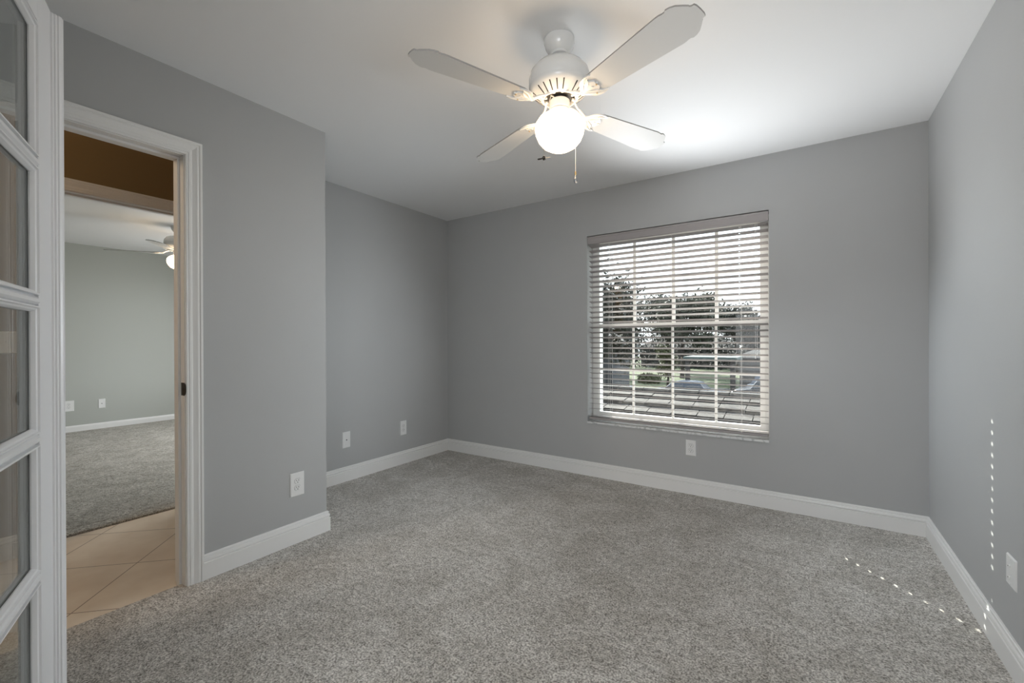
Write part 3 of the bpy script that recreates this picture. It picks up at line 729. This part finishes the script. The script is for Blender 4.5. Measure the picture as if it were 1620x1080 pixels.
# ------------------------------------------------------------------ outdoors
GZ = -3.0
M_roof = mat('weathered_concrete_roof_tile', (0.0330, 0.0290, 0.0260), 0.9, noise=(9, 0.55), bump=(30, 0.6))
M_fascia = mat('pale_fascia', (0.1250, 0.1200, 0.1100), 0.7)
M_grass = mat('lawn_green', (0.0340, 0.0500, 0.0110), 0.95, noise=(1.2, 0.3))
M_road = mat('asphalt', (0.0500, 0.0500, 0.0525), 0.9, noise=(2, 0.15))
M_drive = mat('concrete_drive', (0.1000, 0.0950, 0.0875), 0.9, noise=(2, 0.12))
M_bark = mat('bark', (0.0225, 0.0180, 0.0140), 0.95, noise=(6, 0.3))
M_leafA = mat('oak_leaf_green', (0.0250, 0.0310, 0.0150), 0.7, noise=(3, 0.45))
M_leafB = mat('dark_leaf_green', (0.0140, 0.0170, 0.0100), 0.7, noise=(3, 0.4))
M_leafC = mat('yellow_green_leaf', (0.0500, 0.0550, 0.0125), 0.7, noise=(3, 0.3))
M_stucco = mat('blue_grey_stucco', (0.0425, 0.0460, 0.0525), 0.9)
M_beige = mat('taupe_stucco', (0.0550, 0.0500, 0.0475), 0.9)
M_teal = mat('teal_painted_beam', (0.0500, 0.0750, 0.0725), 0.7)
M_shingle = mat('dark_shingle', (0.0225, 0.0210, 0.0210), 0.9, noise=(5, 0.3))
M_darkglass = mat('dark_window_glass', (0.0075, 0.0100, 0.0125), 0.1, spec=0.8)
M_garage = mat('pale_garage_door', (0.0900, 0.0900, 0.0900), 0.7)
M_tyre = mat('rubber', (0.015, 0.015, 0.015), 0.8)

# roof of the lower storey: stepped tile courses rising to a ridge, then falling away
b = MB(); NC = 9; Y0, Y1r, Zr = 4.05, 7.0, 0.345; slope = 0.30
n_ = 11
for i in range(n_):
    ya = Y0+(Y1r-Y0)*i/n_; yb = Y0+(Y1r-Y0)*(i+1)/n_+0.05
    za = Zr-slope*(Y1r-ya); zb_ = Zr-slope*(Y1r-yb)
    random.seed(50+i)
    x = -9.0+random.uniform(-0.3, 0)
    while x < 4.0:
        wd = 0.33; dz = random.uniform(-0.006, 0.006); dy = random.uniform(-0.012, 0.012)
        b.add([(x, ya+dy, za+0.048+dz), (x+wd-0.012, ya+dy, za+0.048+dz), (x+wd-0.012, yb, zb_+0.002), (x, yb, zb_+0.002),
               (x, ya+dy, za-0.012), (x+wd-0.012, ya+dy, za-0.012), (x+wd-0.012, yb, zb_-0.03), (x, yb, zb_-0.03)],
              [(0, 1, 2, 3), (4, 5, 6, 7), (0, 1, 5, 4), (1, 2, 6, 5), (2, 3, 7, 6), (3, 0, 4, 7)])
        x += wd
    b.box(-9.3, 4.1, ya, yb, za-0.10, za-0.015)
x = -9.2
while x < 4.0:      # ridge caps
    b.prism([(-0.11, -0.03), (-0.06, 0.035), (0.06, 0.035), (0.11, -0.03)], lambda p, q, d: Vector((d, Y1r+p, Zr+q+0.02)), x, x+0.40)
    x += 0.415
b.add([(-9.2, Y1r, Zr), (4, Y1r, Zr), (4, Y1r+3.2, Zr-1.0), (-9.2, Y1r+3.2, Zr-1.0)], [(0, 1, 2, 3)])
struct('roof_lower', b, M_roof, 'weathered grey tile roof of the lower storey just outside the window', 'roof')
struct('wall_lower', MB().box(-9.2, 4.0, 3.9, 10.0, GZ, -0.78), M_fascia, 'lower storey wall below the tile roof', 'wall')

struct('ground_lawn', MB().box(-90, 60, 4, 110, GZ-0.2, GZ), M_grass, 'green lawn across the street', 'ground')
struct('road', MB().box(-90, 60, 27.8, 35.5, GZ, GZ+0.02), M_road, 'asphalt street beyond the roof', 'road')
struct('ground_driveway', MB().box(-8.6, -1.0, 35.5, 41, GZ, GZ+0.025).box(-5, 2, 10.2, 27.8, GZ, GZ+0.025), M_drive, 'pale concrete driveway', 'driveway')

def tree(x, y, h, rx, rz, cz, seed, m, nleaf, size, label, group='trees across the street', trunk=0.22, nb=14):
    random.seed(seed)
    e = empty('tree', (x, y, GZ)); tag(e, label, 'tree', group)
    b = MB(); top = h*0.62
    b.tube([(0, 0, -0.02), (0.1, 0.05, top*0.4), (-0.08, 0.1, top*0.75), (0.05, 0, top)], [trunk*1.25, trunk, trunk*0.8, trunk*0.4], 9)
    blobs = []
    for k in range(nb):
        a = random.uniform(0, 2*math.pi); q = math.sqrt(random.uniform(0, 1))*0.75
        p = Vector((rx*q*math.cos(a), rx*q*math.sin(a), cz-GZ+rz*random.uniform(-0.75, 0.75)))
        blobs.append((p, random.uniform(0.25, 0.42)))
        b.tube([(0, 0, top*random.uniform(0.5, 0.95)), p*0.55+Vector((0, 0, top*0.38)), p], [trunk*0.4, trunk*0.22, 0.02], 6)
    b.build('trunk', M_bark, e)
    lf = MB(); vs = []; fs = []
    for k in range(nleaf):
        c, s = random.choice(blobs)
        d = Vector((random.gauss(0, 1), random.gauss(0, 1), random.gauss(0, 0.8)))
        p = c+Vector((d.x*rx*s*0.62, d.y*rx*s*0.62, d.z*rz*s*0.62))
        u = Vector((random.gauss(0, 1), random.gauss(0, 1), random.gauss(0, 1))).normalized(); v = u.orthogonal().normalized()
        v = Matrix.Rotation(random.uniform(0, 6.28), 3, u) @ v
        sz = size*random.uniform(0.6, 1.3); i = len(vs)
        vs += [p-u*sz, p-v*sz*0.4, p+u*sz, p+v*sz*0.4]; fs.append((i, i+1, i+2, i+3))
    me = bpy.data.meshes.new('foliage'); me.from_pydata([tuple(q) for q in vs], [], fs); me.materials.append(m); me.update()
    o = bpy.data.objects.new('foliage', me); COL.objects.link(o); o.parent = e
    return e
#     x      y     h   rx   rz   cz
tree(-7.6, 18.0, 7.2, 1.9, 2.1, 1.9, 1, M_leafB, 5200, 0.13, 'sparse dark tree nearest the window at its left edge', trunk=0.15)
tree(-19.5, 50, 9.5, 3.3, 3.0, 3.0, 2, M_leafA, 7000, 0.22, 'broad oak behind the blue-grey house')
tree(-11.2, 50, 9.5, 3.4, 3.1, 3.0, 3, M_leafA, 8000, 0.22, 'tall oak in the middle of the window view')
tree(-3.0, 50, 7.6, 3.3, 2.5, 1.1, 4, M_leafB, 7000, 0.22, 'dark oak behind the teal carport')
tree(5.2, 50, 7.0, 3.3, 2.6, 1.0, 5, M_leafA, 5500, 0.22, 'lower tree at the right end of the street')
tree(-15.4, 60.5, 10.0, 3.5, 3.3, 3.6, 6, M_leafB, 7000, 0.24, 'far dark tree between the two oaks')
tree(-7.0, 60.5, 8.6, 3.5, 3.0, 2.5, 7, M_leafB, 7000, 0.24, 'far dark tree above the carport')
tree(-10.1, 39.5, 4.4, 0.9, 1.6, -0.7, 8, M_leafC, 2600, 0.12, 'slim yellow-green tree before the tall oak', trunk=0.1)
def shrub(x, y, r, h, seed, m, label, nl=2600):
    random.seed(seed)
    e = empty('shrub', (x, y, GZ)); tag(e, label, 'shrub', 'shrubs across the street')
    vs = []; fs = []
    for k in range(nl):
        a = random.uniform(0, 6.28); q = math.sqrt(random.random()); z = random.random()
        p = Vector((r*q*math.cos(a), 0.8*q*math.sin(a), h*z*(1-0.35*q*q)))
        u = Vector((random.gauss(0, 1), random.gauss(0, 1), random.gauss(0, 1))).normalized(); v = u.orthogonal().normalized()
        sz = 0.17*random.uniform(0.6, 1.3); i = len(vs)
        vs += [p-u*sz, p-v*sz*0.45, p+u*sz, p+v*sz*0.45]; fs.append((i, i+1, i+2, i+3))
    me = bpy.data.meshes.new('foliage'); me.from_pydata([tuple(q) for q in vs], [], fs); me.materials.append(m); me.update()
    o = bpy.data.objects.new('foliage', me); COL.objects.link(o); o.parent = e
    b = MB(); b.tube([(0, 0, 0), (0.05, 0, h*0.5)], [0.08, 0.03], 6); b.build('stem', M_bark, e)
shrub(-22, 67, 6.5, 6.6, 21, M_leafB, 'dark hedge mass left of the porch house', 4200)
shrub(-8.5, 67, 6.2, 6.6, 22, M_leafB, 'dark hedge mass right of the porch house', 4200)
shrub(5, 67, 6.5, 6.4, 23, M_leafB, 'dark hedge mass furthest to the right', 4200)
shrub(-12.6, 42.5, 1.1, 1.0, 24, M_leafC, 'small bright shrub at the edge of the lawn', 700)

def house(name, x0, x1, y0, y1, hz, rh, mw, label, wins, garage=None):
    e = empty(name, ((x0+x1)/2, (y0+y1)/2, GZ)); tag(e, label, 'house')
    ox, oy = (x0+x1)/2, (y0+y1)/2
    def P(mb, nm, m):
        mb.v = [(v[0]-ox, v[1]-oy, v[2]-GZ) for v in mb.v]; return mb.build(nm, m, e)
    P(MB().box(x0, x1, y0, y1, GZ, GZ+hz), 'wall', mw)
    r = MB(); o = 0.5; ym = (y0+y1)/2; zt = GZ+hz
    r.add([(x0-o, y0-o, zt), (x1+o, y0-o, zt), (x1+o, y1+o, zt), (x0-o, y1+o, zt), (x0+1.6, ym, zt+rh), (x1-1.6, ym, zt+rh),
           (x0-o, y0-o, zt-0.18), (x1+o, y0-o, zt-0.18), (x1+o, y1+o, zt-0.18), (x0-o, y1+o, zt-0.18)],
          [(0, 1, 5, 4), (1, 2, 5), (2, 3, 4, 5), (3, 0, 4), (0, 1, 7, 6), (1, 2, 8, 7), (2, 3, 9, 8), (3, 0, 6, 9), (6, 7, 8, 9)])
    P(r, 'roof', M_shingle)
    for wx0, wx1, wz0, wz1 in wins:
        f = P(MB().box(wx0-0.08, wx1+0.08, y0-0.06, y0, GZ+wz0-0.08, GZ+wz1+0.08), 'window', M_garage)
        g = MB().box(wx0, wx1, y0-0.08, y0-0.055, GZ+wz0, GZ+wz1); g.v = [(v[0]-ox, v[1]-oy, v[2]-GZ) for v in g.v]; g.build('pane', M_darkglass, f)
    if garage:
        g0, g1 = garage
        g = MB().box(g0, g1, y0-0.05, y0, GZ, GZ+2.1)
        for k in range(1, 4): g.box(g0, g1, y0-0.06, y0-0.05, GZ+0.525*k-0.01, GZ+0.525*k+0.01)
        P(g, 'garage_door', M_garage)
    return e, P
house('neighbour_house', -13.8, -9.4, 24.5, 27.5, 3.9, 1.2, M_stucco, 'blue-grey house with a plain side wall at the window left', [(-10.6, -9.9, 1.1, 2.3)])
hs, P3 = house('porch_house', -22, -9, 70, 76, 2.9, 1.6, M_beige, 'taupe house with several front windows in the centre', [(-20.6, -19.6, 0.9, 2.3), (-18.0, -17.0, 0.9, 2.3), (-14.6, -13.6, 0.9, 2.3), (-11.6, -10.6, 0.9, 2.3)])
cp = empty('carport', (-6.1, 37.8, GZ)); tag(cp, 'carport with a teal roof beam over the driveway', 'carport')
MB().box(-1.9, 1.9, -1.8, 1.8, 2.55, 2.85).build('roof_beam', M_teal, cp)
for x in (-1.6, 1.6):
    MB().box(x-0.16, x+0.16, -1.7, -1.4, 0, 2.55).build('post', M_beige, cp)
house('gable_house', -4.6, 1.4, 41.2, 45.0, 2.7, 0.9, M_garage, 'pale house beside the carport at the right', [(-1.2, -0.4, 1.0, 2.2)], (-4.2, -2.0))

def car(loc, rz, col, label, L=4.6, Hc=1.45):
    e = empty('car', loc, rz); tag(e, label, 'car', 'cars on the street')
    paint = mat('car_paint', tuple(c*0.6 for c in col), 0.25, spec=0.7)
    h = L/2; W = 0.88
    low = [(-h, 0.35), (-h, 0.72), (-h+0.12, 0.86), (-h+0.9, 0.93), (h-1.35, 0.93), (h-0.35, 0.80), (h-0.05, 0.66), (h, 0.35), (h-0.3, 0.22), (-h+0.3, 0.22)]
    b = MB(); b.prism(low, lambda p, q, d: Vector((p, d, q)), -W, W); b.build('car_body', paint, e, 0.06)
    up = [(-h+0.75, 0.90), (-h+1.25, Hc-0.10), (-h+1.7, Hc), (-h+2.6, Hc), (-h+3.0, Hc-0.07), (h-1.15, 0.90)]
    b = MB(); n = len(up)
    vs = [Vector((p, s*(W-0.04-0.22*max(0, q-0.9)/0.55), q)) for s in (-1, 1) for p, q in up]
    b.add(vs, [tuple(range(n)), tuple(range(2*n-1, n-1, -1))]+[(i, (i+1) % n, n+(i+1) % n, n+i) for i in range(n)])
    b.build('cabin', paint, e, 0.05)
    for s in (-1, 1):
        for (xa, xb, ta, tb) in ((-h+1.02, -h+2.05, -h+1.42, -h+2.05), (-h+2.15, h-1.35, -h+2.15, -h+2.92)):
            y_ = s*(W-0.03); yt = s*(W-0.235)
            MB().add([(xa, y_, 0.96), (xb, y_, 0.96), (tb, yt, Hc-0.13), (ta, yt, Hc-0.13)], [(0, 1, 2, 3)]).build('side_window', M_darkglass, e)
    for x in (-h+0.85, h-0.9):
        for s in (-1, 1):
            MB().lathe([(0.20, -0.11), (0.32, -0.10), (0.33, 0.0), (0.32, 0.10), (0.20, 0.11)], 20, M=Matrix.Translation((x, s*(W-0.08), 0.33)) @ Matrix.Rotation(math.pi/2, 4, 'X')).build('wheel', M_tyre, e)
    return e
car((-6.3, 30.5, GZ+0.02), 0.0, (0.035, 0.05, 0.085), 'dark blue sedan parked on the street in the window centre')
car((-12.6, 31.0, GZ+0.02), 0.0, (0.12, 0.16, 0.22), 'light blue car at the left edge of the window view')
car((-1.9, 33.5, GZ+0.02), math.radians(180), (0.05, 0.055, 0.07), 'dark grey car at the right end of the window view', Hc=1.6)
car((-2.2, 38.0, GZ+0.025), math.radians(75), (0.10, 0.12, 0.16), 'blue-grey car on the driveway beside the carport', Hc=1.6)
